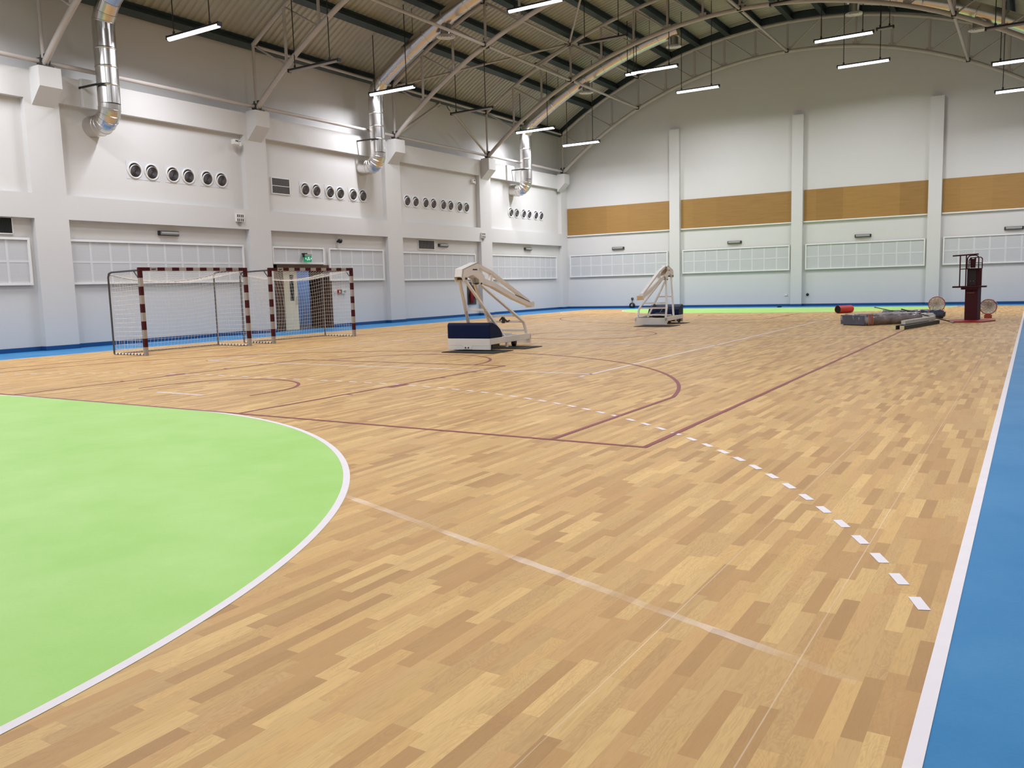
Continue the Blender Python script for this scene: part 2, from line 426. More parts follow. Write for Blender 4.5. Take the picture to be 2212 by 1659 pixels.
for y0, y1 in PIERS:
    y0 = max(y0, YN)
    if y0 > ycur: segs.append((ycur, y0, XR))
    segs.append((y0, y1, XF)); ycur = y1
for y0, y1, x in segs:
    parts = [(y0, y1)] if not (y0 < 20.3 < y1) else [(y0, 20.3), (23.1, y1)]
    for a, b in parts:
        if x == XF: bb.box((-XR, a-.02, 0), (-x+.02, min(b+.02, YF-.021), .115))
        else: bb.box((-x, a+.02 if a > YN else a, 0), (-x+.02, b-.02, .115))
struct('baseboard_left', bb, BLUEL, 'deep blue skirting along the left wall')
bf = MB(); bf.box((-XF, YF-.02, 0), (XF, YF, .115))
for x0, x1 in ((-6.08, -5.54), (.12, .64), (6.06, 6.6)): bf.box((x0-.02, YF-.24, 0), (x1+.02, YF-.02, .115))
struct('baseboard_far', bf, BLUEL, 'deep blue skirting along the end wall')
br = MB(); br.box((XF-.02, YN, 0), (XF, YF, .115))
struct('baseboard_right', br, BLUEL, 'deep blue skirting along the right wall')
# corrugated arched ceiling
ce = MB(); NXc = 44; pitch = .25; prof = [(0, 0), (.09, 0), (.125, .05), (.215, .05)]
ys = []
y = YN-.1
while y < YF+.1:
    for a, b in prof: ys.append((y+a, b))
    y += pitch
vs = []; fs = []
for i in range(NXc+1):
    x = -13+26*i/NXc; z = roofz(x); nx, nz_ = x/21.9, (z+8.1)/21.9
    for yy, b in ys: vs.append((x+nx*b, yy, z+nz_*b))
n = len(ys)
for i in range(NXc):
    for j in range(n-1): fs.append((i*n+j, i*n+j+1, (i+1)*n+j+1, (i+1)*n+j))
ce.add(vs, fs)
struct('ceiling', ce, DECK, 'arched corrugated metal roof deck')

# ---------------------------------------------------------------- door opening and corridor behind it
dr = MB()
for y0, y1 in ((20.3, 20.42), (22.98, 23.1)): dr.box((-12.9, y0, 0), (-12.37, y1, 2.34))
dr.box((-12.9, 20.3, 2.22), (-12.37, 23.1, 2.34))
door = struct('door_1', dr, BRN, 'brown timber frame of the wide double doorway behind the second goal')
def leaf(name, ax, ay, ang, wd, m, lab, win=None):
    e = MB(); e.box((0, -.022, .01), (wd, .022, 2.2))
    o = build(name, e, m, door, (ax, ay, 0), (0, 0, ang)); o['label'] = lab
    if win:
        g = MB(); g.box((win[0], -.03, win[2]), (win[1], .03, win[3])); build('window_pane', g, DGLASS, o)
    h = MB(); h.tube([(wd-.08, -.05, .9), (wd-.08, -.05, 1.2)], .012); h.tube([(wd-.08, .05, .9), (wd-.08, .05, 1.2)], .012)
    build('handle', h, GALV, o)
leaf('door_leaf', -12.62, 20.84, math.radians(90), .72, DOORC, 'cream door leaf with tall dark window', (.36, .54, 1.07, 2.0))
leaf('door_leaf', -12.56, 20.42, math.radians(88), .42, BRN, 'narrow dark brown leaf at the left jamb')
leaf('door_leaf', -12.62, 22.96, math.radians(183), .72, BRN, 'dark brown leaf folded back at the right jamb')
cw = MB()
cw.box((-16.2, 19.2, 0), (-16.0, 28.6, 2.8)); cw.box((-16, 19.0, 0), (-12.9, 19.2, 2.8)); cw.box((-16, 28.6, 0), (-12.9, 28.8, 2.8)); cw.box((-16, 19.2, 2.6), (-12.9, 28.6, 2.8))
struct('wall_corridor', cw, mat('pale_blue_corridor_paint', (150, 172, 205), .7), 'pale blue corridor wall seen through the doorway')
cf = MB(); cf.box((-16, 19.2, -.05), (-12.5, 28.6, .0)); struct('floor_corridor', cf, mat('grey_corridor_floor', (96, 100, 110), .6), 'grey corridor floor beyond the doorway')
gd = MB()
gd.box((-15.9, 24.6, 0), (-15.86, 26.7, 2.3)); gl = thing('glazed_screen', 'bluish glazed screen standing in the corridor beyond the double doorway', 'glass screen')
build('pane', gd, GLASSB, gl); g2 = MB()
for y in (24.6, 25.6, 26.65): g2.box((-15.95, y, 0), (-15.82, y+.06, 2.35))
g2.box((-15.95, 24.6, 2.3), (-15.82, 26.7, 2.38)); build('frame', g2, DSTEEL, gl)
def arealight(name, loc, sx, sy, power, col=LAMP_COL, parent=None, rot=(0, 0, 0), spread=None):
    l = bpy.data.lights.new(name, 'AREA'); l.shape = 'RECTANGLE'; l.size = sx; l.size_y = sy; l.energy = power; l.color = col
    if spread: l.spread = spread
    o = bpy.data.objects.new(name, l); C.objects.link(o); o.location = loc; o.rotation_euler = rot
    if parent: o.parent = parent
    return o
clt = MB(); clt.box((-14.7, 24.8, 2.56), (-14.2, 25.6, 2.6))  # unseen glowing panel and area lamp, added to brighten the corridor
o = build('added_panel_light', clt, DIFL); tag(o, 'unseen panel light added to brighten the corridor beyond the doorway', 'ceiling light')
arealight('corridor_fill_light', (-14.45, 25.2, 2.55), .5, .8, 30)

# ---------------------------------------------------------------- acoustic panels on the walls
def acoustic(y0, y1, z0, z1, n, m, label, far=False):
    t = thing('acoustic_panel', label, 'wall panel', group='perforated panels along the walls')
    def P(a, d, z): return (a, YF-d, z) if far else (-XR+d, a, z)
    b = MB(); b.box(P(y0, .0, z0), P(y1, .05, z1))
    f = MB()
    for a in (z0, z1-.06): f.box(P(y0-.03, 0, a), P(y1+.03, .09, a+.06))
    for a in (y0-.03, y1-.03): f.box(P(a, 0, z0+.06), P(a+.06, .09, z1-.06))
    build('frame', f, TRIMW, t)
    for i in range(1, n):
        a = y0+(y1-y0)*i/n; b.box(P(a-.035, .04, z0+.05), P(a+.035, .056, z1-.05), 1)
    for j in range(1, m):
        a = z0+(z1-z0)*j/m; b.box(P(y0, .04, a-.03), P(y1, .0555, a+.03), 1)
    build('board', b, [PANEL, mat('filled_joint_white', (206, 205, 204), .8, var=.02)], t)
acoustic(6.2, 11.85, 1.75, 2.99, 10, 2, 'perforated white panel left of the first pier, cut by the frame edge')
acoustic(12.97, 18.95, 1.75, 2.99, 10, 2, 'perforated white panel behind the nearer goal')
acoustic(20.25, 22.72, 2.37, 2.98, 4, 1, 'short perforated white panel above the doorway')
acoustic(23.02, 26.1, 1.75, 2.98, 5, 2, 'perforated white panel right of the doorway')
acoustic(27.3, 32.75, 1.72, 2.93, 9, 2, 'perforated white panel between the doorway bay and the fire extinguishers')
acoustic(34.18, 40.75, 1.7, 2.93, 11, 2, 'perforated white panel on the long wall nearest the far corner')
acoustic(-12.02, -6.27, 1.75, 2.98, 9, 2, 'perforated white panel on the end wall nearest the corner', True)
acoustic(-5.41, .0, 1.76, 2.98, 9, 2, 'perforated white panel on the end wall, second from the corner', True)
acoustic(.79, 5.96, 1.76, 2.99, 9, 2, 'perforated white panel on the end wall behind the wrapped mats', True)
acoustic(6.73, 12.1, 1.77, 3.02, 9, 2, 'perforated white panel on the end wall behind the umpire stand', True)
for i, (x0, x1, s) in enumerate(((-12.18, -6.1, 'nearest the corner'), (-5.52, .1, 'second from the corner'), (.66, 6.04, 'third from the corner'), (6.62, 12.18, 'at the right edge of the picture'))):
    t = thing('timber_panel', 'golden plywood band on the end wall, '+s, 'wood panel', group='plywood bands on the end wall')
    b = MB(); b.box((x0, YF-.03, 4.07), (x1, YF, 5.55)); build('board', b, PLY, t)
    b = MB(); b.box((x0, YF-.1, 4.02), (x1, YF, 4.07)); build('ledge', b, TRIMW, t)

# ---------------------------------------------------------------- small wall fittings
def bulkhead(loc, far, label):
    t = thing('emergency_light', label, 'wall light', loc, PI/2 if not far else 0, 'emergency bulkhead lights')
    b = MB(); b.box((-.36, -.02, -.07), (.36, .04, .07)); build('backplate', b, HOUS, t, bevel=.01)
    b = MB(); b.tube([(-.3, -.04, 0), (.3, -.04, 0)], .052, 12); build('lens', b, GPLAS, t)
    return t
# fittings face -y locally; on the left wall they turn to face +x
for y, s in ((16.15, 'above the panel behind the nearer goal'), (30.3, 'beside the lower grey grille'), (37.75, 'on the long wall nearest the far corner')):
    bulkhead((-XR+.04, y, 3.26), False, 'slim grey emergency light '+s)
for x, s in ((-9.1, 'on the end wall nearest the corner'), (-2.7, 'on the end wall, second from the corner'), (3.35, 'on the end wall behind the wrapped mats'), (9.4, 'on the end wall at the right edge')):
    bulkhead((x, YF-.04, 3.24), True, 'slim grey emergency light '+s)
def grille(y0, y1, z0, z1, n, rows, m, label):
    t = thing('ventilation_grille', label, 'vent', (-XR, (y0+y1)/2, (z0+z1)/2))
    w, h = (y1-y0)/2, (z1-z0)/2
    b = MB(); b.box((0, -w, -h), (.015, w, h)); build('backing', b, GRILLD, t)
    f = MB()
    for s in (-1, 1): f.box((0, -w-.02, s*h-.014), (.035, w+.02, s*h+.014)); f.box((0, s*w-.014, -h), (.035, s*w+.014, h))
    for r in range(1, rows): f.box((.01, -w, -h+2*h*r/rows-.009), (.035, w, -h+2*h*r/rows+.009))
    build('frame', f, TRIMW, t)
    g = MB()
    for i in range(n):
        a = -w+2*w*(i+.5)/n; g.box((.012, a-.008, -h), (.03, a+.008, h))
    build('slats', g, m, t)
grille(20.42, 21.25, 4.8, 5.34, 26, 2, GRILLE, 'grey wall grille high above the doorway, left of six round vents')
grille(28.5, 29.65, 3.06, 3.45, 30, 1, GRILLE, 'dark grey wall grille beside a slim emergency light')
grille(10.4, 11.5, 3.08, 3.5, 30, 1, GRILLD, 'black louvred grille at the left picture edge')
# round jet vents
vg = MB(); RX = Matrix.Rotation(PI/2, 4, 'Y')
def vent(loc, label):
    t = thing('jet_vent', label, 'vent', loc, 0, 'round jet vents high on the left wall')
    b = MB(); b.lathe([(.2, .012), (.208, .03), (.235, .03), (.25, .012), (.25, 0)], 28, 0, RX); build('flange', b, WPLAS, t)
    b = MB(); b.lathe([(0, .006), (.205, .006)], 24, 0, RX); build('cavity', b, BLACK, t)
    T = Matrix.Translation((.0, .0, -.022)) @ Matrix.Rotation(math.radians(14), 4, 'Y') @ RX
    b = MB(); b.lathe([(.185, -.0), (.185, .045), (.178, .05), (.178, .0)], 24, 0, T); build('nozzle_lip', b, WPLAS, t)
    b = MB()
    for k, r in enumerate((.172, .14, .108, .076, .044)): b.lathe([(r, .012), (r-.01, .05), (r-.02, .012)], 24, 0, T)
    b.lathe([(0, .014), (.178, .014)], 24, 1, T)
    build('nozzle_rings', b, [STEELR, GRILLD], t)
    return t
BN = {0: 'left of the second pier', 1: 'above the doorway', 2: 'left of the fourth pier', 3: 'nearest the far corner'}
VY = [(15.18, 15.74, 16.47, 17.03, 17.73, 18.29), (22.0, 22.56, 23.27, 23.82, 24.54, 25.1), (27.86, 28.43, 29.13, 29.69, 30.42, 30.97, 31.68, 32.23), (36.16, 36.72, 37.42, 37.98, 38.68, 39.24)]
v0 = None
for k, row in enumerate(VY):
    for i, y in enumerate(row):
        lab = 'round jet vent, %s from left in the row %s' % (ORD[i], BN[k])
        if v0 is None: v0 = vent((-XR+.012, y, 5.06), lab)
        else: dup(v0, (-XR+.012, y, 5.06), None, lab)
    for i in range(0, len(row), 2):
        b = MB(); b.box((-XR, row[i]-.27, 4.8), (-XR+.008, row[i+1]+.27, 5.32))
        tag(build('vent_plate', b, mat('bluish_white_plate', (206, 206, 209), .6, var=.01)), 'pale plate behind the %s pair of jet vents %s' % (ORD[i//2], BN[k]), 'plate', 'plates behind the jet vents')
# twin emergency spots / sounders
def twinspot(y, z, x, label, flip=1):
    t = thing('twin_spot', label, 'emergency light', (x, y, z))
    b = MB(); b.box((0, -.17, -.09), (.13, .03, .07)); build('body', b, WPLAS, t, bevel=.008)
    b = MB(); b.box((0, .07, -.12), (.08, .18, .06)); build('battery_box', b, WPLAS, t, bevel=.006)
    for s in (-.07, -.01):
        b = MB(); b.lathe([(0, .012), (.022, .01), (.026, 0)], 14, 0, Matrix.Translation((.13, s, .02)) @ RX); build('lens', b, BLACK, t)
    b = MB(); b.box((.078, .09, .02), (.084, .16, .035)); build('slot', b, BLACK, t)
twinspot(18.8, 6.3, -XF, 'small white twin lamp unit below the upper beam by the second pier')
twinspot(32.85, 6.3, -XR, 'small white twin lamp unit high beside the fourth pier')
def sounder(y, z, label):
    t = thing('wall_sounder', label, 'wall device', (-XF, y, z))
    b = MB(); b.box((0, -.17, -.14), (.08, .17, .12)); build('case', b, WPLAS, t, bevel=.008)
    for a in (-.115, -.045, .035, .105):
        for c in (-.075, .055):
            b = MB(); b.box((.075, a-.02, c-.045), (.085, a+.02, c+.045)); build('slot', b, BRACK, t)
    b = MB(); b.box((0, -.04, -.24), (.04, .06, -.14)); build('bracket', b, GPLAS, t)
sounder(18.75, 3.86, 'white box with rows of dark slots on the lower beam by the second pier')
sounder(33.25, 3.8, 'white box with rows of dark slots on the fourth pier')
t = thing('dome_camera', 'small black dome camera under the beam right of the doorway', 'camera', (-XR, 23.55, 3.25))
b = MB(); b.box((0, -.03, -.05), (.12, .03, .02)); build('arm', b, BLACK, t)
b = MB(); b.lathe([(0, -.09), (.05, -.08), (.085, -.03), (.09, .03), (.06, .07), (0, .075)], 20, 0, Matrix.Translation((.15, 0, 0))); build('dome', b, BLACK, t)
# exit sign
t = thing('exit_sign', 'green lit exit sign hanging in front of the panel above the doorway', 'sign', (-XR+.2, 21.76, 2.56))
b = MB(); b.box((-.03, -.17, -.12), (.03, .17, .09)); build('sign_body', b, EXG, t)
b = MB(); b.box((-.035, -.17, .09), (.035, .18, .16)); build('housing', b, GPLAS, t)
b = MB(); b.box((-.2, -.13, .16), (.0, .0, .2)); b.box((-.04, -.2, .05), (.04, -.17, .18)); build('bracket', b, BLACK, t)
EXW = mat('sign_white', (220, 240, 228), .5, emit=((210, 245, 230), .5))
b = MB()
b.tube([(.034, -.12, .03), (.034, -.13, -.03)], .012, 6); b.tube([(.034, .14, .03), (.034, .14, -.03)], .012, 6)   # arrows either side
b.tube([(.034, -.02, .035), (.034, .05, .045)], .012, 6); b.tube([(.034, .0, .01), (.034, .0, -.06)], .011, 6)
b.tube([(.034, .0, 0), (.034, .06, -.015), (.034, .07, -.06)], .011, 6); b.tube([(.034, -.07, -.01), (.034, -.05, -.07)], .01, 6)
build('pictogram', b, EXW, t)
# wall controls right of door
for y, m, nm, lab in ((23.28, WPLAS, 'light_switch', 'tiny white switch right of the doorway'), (23.5, REDP, 'call_point', 'small red call point right of the doorway'), (23.74, WPLAS, 'wall_phone', 'small white and green wall unit beside the red call point')):
    t = thing(nm, lab, 'wall device', (-XR, y, 1.34))
    s = .05 if nm == 'light_switch' else .085
    b = MB(); b.box((0, -s, -s), (.05, s, s)); build('case', b, m, t, bevel=.006)
    b = MB(); b.box((.048, -s*.4, -s*.4), (.056, s*.4, s*.4)); build('button', b, GPLAS if m is not REDP else WPLAS, t)
    if nm == 'wall_phone':
        b = MB(); b.box((.0, -s-.04, -s), (.045, -s, s)); build('side_tab', b, EXG, t)
        b = MB(); b.tube([(.06, .03, .05), (.09, .05, .0), (.06, .03, -.06)], .012, 8); build('handset', b, GPLAS, t)
for i, (y, z, h) in enumerate(((32.3, .62, .62), (32.62, .85, .5))):
    t = thing('fire_extinguisher', ('taller' if i == 0 else 'shorter')+' red fire extinguisher hung beside the fourth pier, seen past the nearer hoop', 'fire extinguisher', (-XR+.13, y, z))
    b = MB(); b.lathe([(0, 0), (.085, 0), (.085, h-.12), (.06, h-.05), (.025, h), (0, h)], 18); build('cylinder', b, REDP, t)
    b = MB(); b.box((-.03, -.03, h), (.03, .03, h+.05)); b.bar((0, 0, h+.06), (.1, 0, h+.08), .02, .015); build('valve', b, BLACK, t)
    b = MB(); b.tube([(.03, 0, h+.02), (.11, .02, h-.1), (.1, .02, .15)], .012, 8); build('hose', b, BLACK, t)
    b = MB(); b.box((-.13, -.1, h*.5), (-.06, .1, h*.62)); build('bracket', b, BLACK, t)
b = MB(); b.box((-XR, 32.1, .55), (-XR+.03, 32.8, 1.6)); tag(build('backboard', b, BRACK), 'dark board on the wall behind the red fire extinguishers', 'board')
t = thing('cable_reel', 'small round black reel hanging low on the end wall left of the farther hoop', 'reel', (-8.3, YF, .0))
b = MB(); b.tube([(0, -.04, .18), (0, -.04, .5)], .012, 8); build('stem', b, DSTEEL, t)
RY = Matrix.Rotation(PI/2, 4, 'X')
b = MB(); b.lathe([(.05, 0), (.15, .0), (.15, .1), (.05, .1)], 24, 0, Matrix.Translation((0, -.01, .14)) @ RY); build('reel', b, BLACK, t)
b = MB(); b.lathe([(0, .11), (.06, .11), (.06, 0)], 18, 0, Matrix.Translation((0, -.01, .14)) @ RY); build('hub', b, GPLAS, t)
b = MB(); b.lathe([(0, .06), (.07, .05), (.07, 0)], 16, 0, Matrix.Translation((0, -.0, .5)) @ RY); build('wall_mount', b, DSTEEL, t)
for x, z, s, lab in ((-.14, .56, .07, 'small white double socket low on the end wall'), (-8.0, .49, .06, 'small white socket beside the black reel')):
    b = MB(); b.box((x-s, YF-.03, z-.04), (x+s, YF, z+.04)); tag(build('wall_socket', b, WPLAS, bevel=.005), lab, 'socket')
t = thing('wall_socket', 'small black socket low on the end wall right of the second pier', 'socket', (.88, YF, .56))
b = MB(); b.lathe([(0, .06), (.06, .05), (.07, 0)], 16, 0, RY); build('cover', b, BLACK, t)

# ---------------------------------------------------------------- roof trusses
def lz(x): return -6.5+math.sqrt(18.4**2-x*x)
def uz(x): return -8.1+math.sqrt(21.3**2-x*x)
NX = [-12, -10.5, -9, -7.5, -6, -4.5, -3, -1.5, 0, 1.5, 3, 4.5, 6, 7.5, 9, 10.5, 12]
tr = thing('roof_truss', '', 'roof truss', (0, 0, 0), 0, 'arched steel roof trusses')
xs = [-12+24*i/48 for i in range(49)]
b = MB(); b.tube([(x, 0, lz(x)) for x in xs], .085, 12); build('lower_chord', b, TRUSS, tr)
b = MB(); b.tube([(x, 0, uz(x)) for x in xs], .075, 12); build('upper_chord', b, TRUSS, tr)
for i, x in enumerate(NX):
    b = MB(); b.tube([(x, 0, lz(x)), (x, 0, uz(x))], .05, 8); build('post', b, TRUSS, tr)
    g = MB(); z = lz(x); g.box((x-.14, -.012, z), (x+.14, .012, z+.2)); build('gusset', g, TRUSS, tr)
for i in range(8):
    for s in (-1, 1):
        x0, x1 = s*NX[i]*-1, s*NX[i+1]*-1
        b = MB(); b.tube([(x0, 0, uz(x0)), (x1, 0, lz(x1))], .033, 8); build('diagonal', b, TRUSS, tr)
for s in (-1, 1):
    b = MB(); b.box((s*12.18, -.16, 7.36), (s*11.8, .16, 7.4)); b.box((s*12.12, -.02, 7.4), (s*11.86, .02, 7.72)); b.box((s*12.05, -.1, 7.4), (s*11.93, .1, 7.6)); build('foot_bracket', b, BRACK, tr)
TN = ['grey arched roof truss nearest the viewer at top left', 'grey arched roof truss landing on the second pier', 'grey arched roof truss landing on the third pier beside the second duct', 'grey arched roof truss landing on the fourth pier beside the farthest duct', 'grey arched roof truss standing just in front of the end wall']
tr.location = (0, TY[0], 0); tr['label'] = TN[0]
for k in range(1, 5): dup(tr, (0, TY[k], 0), None, TN[k])
b = MB(); aa = math.asin(12.4/21.7)
vs = []; N_ = 64
for i in range(N_+1):
    a = -aa+2*aa*i/N_
    for r, y in ((21.58, YF-.2), (21.58, YF-.02), (21.86, YF-.02), (21.86, YF-.2)): vs.append((r*math.sin(a), y, -8.1+r*math.cos(a)))
b.add(vs, [(4*i+j, 4*i+(j+1) % 4, 4*i+4+(j+1) % 4, 4*i+4+j) for i in range(N_) for j in range(4)])
tag(build('roof_edge_beam', b, PURL), 'dark curved steel edge beam where the roof meets the end wall', 'beam')
# longitudinal ties
def tie(x, z, y0, y1, r, label):
    b = MB(); b.tube([(x, y0, z), (x, y1, z)], r, 10)
    t = thing('tie_tube', label, 'tie tube', group='steel tubes tying the trusses'); build('tube', b, TRUSS, t)
    for y in (y0+.02, y1-.02):
        g = MB(); g.box((x-.08, y-.02, z-.09), (x+.08, y+.02, z+.09)); build('end_plate', g, BRACK, t)
BT = ['in front of the nearest truss', 'between the first and second trusses', 'between the second and third trusses', 'between the third and fourth trusses', 'between the fourth and last trusses']
YT = [5.4]+TY
for k in range(5):
    y0, y1 = YT[k]+.1, YT[k+1]-.1
    tie(-12, 7.52, y0, y1, .06, 'long grey tube just above the left wall beam '+BT[k])
    if k >= 1:
        for x, s in ((-7.5, 'left'), (0, 'central'), (7.5, 'right')):
            if k < 3 and x >= 0: continue
            tie(x, lz(x)-.0, y0, y1, .055, s+' grey tube joining the lower chords '+BT[k])
        tie(-7.5, uz(-7.5), y0, y1, .05, 'grey tube joining the upper chords at left '+BT[k])
    if k >= 2: tie(-12, uz(-12)-.02, y0, y1, .05, 'grey tube at eaves height on the left '+BT[k])
def brace(p, q, r, label, m=TRUSS):
    b = MB(); b.tube([p, q], r, 8)
    t = thing('brace_tube', label, 'brace tube', group='diagonal roof braces'); build('tube', b, m, t)
    d = (Vector(q)-Vector(p)).normalized()
    for e, s in ((p, 1), (q, -1)):
        e = Vector(e); g = MB(); g.bar(e, e+d*s*.22, .03, .16); build('end_plate', g, BRACK, t)
brace((-12, 26.9, 7.6), (-12, 29.9, 9.3), .06, 'left diagonal of the inverted V brace over the third wall bay')
brace((-12, 33.5, 7.6), (-12, 30.5, 9.3), .06, 'right diagonal of the inverted V brace over the third wall bay')
brace((-12, 26.9, uz(-12)), (-7.5, 33.5, uz(-7.5)), .045, 'long roof brace rising from the third truss eave to the fourth truss')
brace((-7.5, 33.5, uz(-7.5)), (-3, 26.9, uz(-3)), .045, 'roof brace running from the fourth truss back up to the third')
brace((3, 26.9, uz(3)), (7.5, 33.5, uz(7.5)), .045, 'roof brace on the right between third and fourth trusses')
brace((-7.5, 33.5, uz(-7.5)), (-7.5, 30.4, lz(-7.5)), .04, 'short steep brace under the left node of the fourth truss')
# purlins
for i, x in enumerate([-12.45]+NX[1:-1]+[12.45]):
    z = roofz(x, 21.7); a = math.asin(x/21.7)
    b = MB(); b.box((-.04, YN, -.15), (.04, YF-.2, .15)); b.box((-.12, YN, -.17), (.12, YF-.2, -.145)); b.box((-.12, YN, .145), (.12, YF-.2, .17))
    o = build('purlin', b, PURL, None, (x, 0, z), (0, a, 0))
    side = ('%s dark purlin up from the left eave' % ORD[i]) if i < 8 else ('dark purlin along the roof ridge' if i == 8 else '%s dark purlin up from the right eave' % ORD[16-i])
    tag(o, side+', under the corrugated deck', 'purlin', 'dark roof purlins')

# ---------------------------------------------------------------- ventilation ducts
def dz(x): return -7.2+math.sqrt(19.9**2-x*x)
DR = .29
def duct(y, sx, label, xend=3.55, diffx=(8.1, 3.75), wallpart=True):
    t = thing('spiral_duct', label, 'air duct', group='galvanised air ducts')
    xv = 11.5
    def P(x, z): return (sx*x, y, z)
    a0 = dz(11.0)
    def ridged(pts, step, n=28, smooth=True):
        P_ = []; rs = []
        for k, p in enumerate(pts):
            p = Vector(p)
            if k % step == 0 and 0 < k < len(pts)-1:
                d = (Vector(pts[k+1])-Vector(pts[k-1])).normalized()
                for o_, r_ in ((-.034, DR), (-.022, DR), (-.014, DR+.01), (.014, DR+.01), (.022, DR), (.034, DR)): P_.append(p+d*o_); rs.append(r_)
            else: P_.append(p); rs.append(DR)
        b = MB(); b.tube(P_, DR, n, rs=rs, smooth=smooth); return b
    if wallpart:
        z0 = 6.62; b = ridged([P(xv, z0+(8.55-z0)*i/16) for i in range(17)], 4); build('vertical_run', b, GALV, t)
        pts = [P(xv, z0)]; 
        for i in range(1, 7):
            an = PI/2*i/6; pts.append(P(xv+.5-.5*math.cos(an), z0-.5*math.sin(an)))
        pts.append(P(XR+.1, z0-.5))
        b = ridged(pts, 1, smooth=False); build('lower_elbow', b, GALV, t)
    sl = math.atan2(dz(10.6)-dz(10.9), .3)
    pts = [P(xv, 8.55), P(xv-.02, 8.8), P(xv-.14, 9.02), P(xv-.36, dz(xv-.36)+.0), P(10.8, dz(10.8))]
    b = ridged(pts, 1, smooth=False); build('upper_elbow', b, GALV, t)
    n = 40; pts = [P(10.8+(xend-10.8)*i/n, dz(10.8+(xend-10.8)*i/n)) for i in range(n+1)]
    b = ridged(pts, 5, 32); build('arched_run', b, GALV, t)
    for dx in diffx:
        z = dz(dx)
        g = MB(); g.cyl(P(dx, z-.15), P(dx, z-.62), .2, 24); o = build('drop_neck', g, GALV, t)
        g = MB(); M_ = Matrix.Translation(P(dx, z-.66))
        for r in (.34, .25, .16, .08): g.lathe([(r, 0), (r-.03, .045), (r-.07, .03)], 28, 0, M_)
        g.lathe([(0, .04), (.3, .045)], 24, 0, M_); build('round_diffuser', g, WPLAS, o)
    for dx in (9.6, 7.2, 4.9):
        g = MB(); g.tube([P(dx, dz(dx)+DR-.02), P(dx, roofz(dx)+.01)], .01, 6); build('hanger_rod', g, RODM, t)
    if wallpart:
        g = MB(); g.box((sx*XF, y-.42, 7.05), (sx*(XF-.08), y-.38, 7.1)); g.bar((sx*XF, y-.4, 7.08), (sx*(xv-.05), y-.36, 7.08), .04, .05)
        g.bar((sx*(xv+.1), y-.38, 7.08), (sx*(xv-.3), y-.28, 7.08), .03, .04); build('wall_bracket', g, BLACK, t)
    return t
duct(13.95, -1, 'galvanised duct dropping down the wall at the upper left')
duct(25.1, -1, 'galvanised duct dropping beside the third pier and curving up the roof')
duct(36.3, -1, 'galvanised duct dropping near the far corner and curving up the roof')
duct(36.3, 1, 'galvanised duct curving along the roof at the upper right', wallpart=True)
duct(25.1, 1, 'galvanised duct coming down from the roof above the right edge')
b = MB(); b.box((-XF+.001, 13.55, 6.55), (-XF+.12, 14.35, 7.32))
tag(build('plaster_boxing', b, WALLM, bevel=.01), 'small white plaster boxing behind the upper left duct', 'boxing')
b = MB(); b.box((-XF+.001, 35.5, 6.55), (-XF+.1, 36.3, 7.3))
tag(build('plaster_boxing', b, WALLM, bevel=.01), 'small white plaster boxing behind the farthest left duct', 'boxing')

# ---------------------------------------------------------------- tube lights
PW = {'lit tube light crossing the elbow of the farthest left duct': .9, 'lit tube light lowest in the far left corner': 1.3, 'lit tube light hanging close to the end wall left of its centre': 1.3, 'lit tube light cut by the top edge left of centre': .7}
def tubelight(x0, y, z, lit, label, L=2.15, rods=(.12, .82), power=None):
    if power is None: power = PW.get(label, (.85 if y > 36 else .7) if y > 30 else (.48 if y > 11 and x0 > -8 else (1.0 if x0 < -8 and y > 12 else 1.1)))
    t = thing('tube_light', label, 'ceiling light', (x0+L/2, y, z), 0, 'suspended tube lights')
    h = L/2
    b = MB(); b.box((-h, -.06, .0), (h, .06, .055)); b.box((-h-.02, -.065, -.05), (-h+.035, .065, .06)); b.box((h-.035, -.065, -.05), (h+.02, .065, .06)); build('housing', b, HOUS, t)
    b = MB(); b.tube([(-h+.035, 0, -.02 if lit else .0), (h-.035, 0, -.02 if lit else .0)], .064 if lit else .05, 14); build('diffuser', b, DIFL if lit else DIFO, t)
    for f in rods:
        x = -h+L*f; zt = roofz(x0+h+x, 21.9)
        if abs(x0+h+x) > 12.6: continue
        b = MB(); b.tube([(x, 0, .05), (x, 0, zt-z)], .016, 6); b.tube([(x, 0, .05), (x, 0, .14)], .035, 8); build('hanging_rod', b, RODM, t)
    if lit: arealight('lamp', (0, 0, -.086), L-.1, .1, LAMP_W*power, LAMP_COL, t, spread=math.radians(168))
    return t
tubelight(-10.6, 15.3, 8.5, 1, 'lit tube light at upper left beside the first duct')
tubelight(-10.33, 19.55, 8.4, 0, 'unlit dark tube light right of the second truss foot')
tubelight(-11.35, 24.6, 8.7, 1, 'lit tube light crossing the elbow of the second duct')
tubelight(-11.32, 29.8, 8.76, 0, 'unlit dark tube light in front of the inverted V brace')
tubelight(-11.63, 35.65, 8.83, 1, 'lit tube light crossing the elbow of the farthest left duct')
tubelight(-10.1, 37.6, 8.28, 1, 'lit tube light lowest in the far left corner', 2.03)
tubelight(-5.78, 25.65, 10.92, 1, 'lit tube light cut by the top edge left of centre')
tubelight(-6.03, 31.55, 11.12, 0, 'unlit dark tube light high between the central braces')
tubelight(-5.16, 34.8, 10.5, 1, 'lit tube light under the rainbow tinted end of the duct')
tubelight(-4.05, 37.4, 9.98, 1, 'lit tube light hanging close to the end wall left of its centre', 2.0)
tubelight(2.58, 34.75, 10.5, 1, 'lit tube light right of centre under the round diffuser')
tubelight(2.93, 37.5, 10.03, 1, 'lit tube light hanging close to the end wall right of its centre', 2.0)
tubelight(8.66, 34.6, 8.68, 1, 'upper lit tube light cut by the right edge')
tubelight(8.67, 37.5, 8.22, 1, 'lower lit tube light cut by the right edge')
tubelight(8.66, 30.0, 8.77, 0, 'unlit dark tube light at the top right edge')
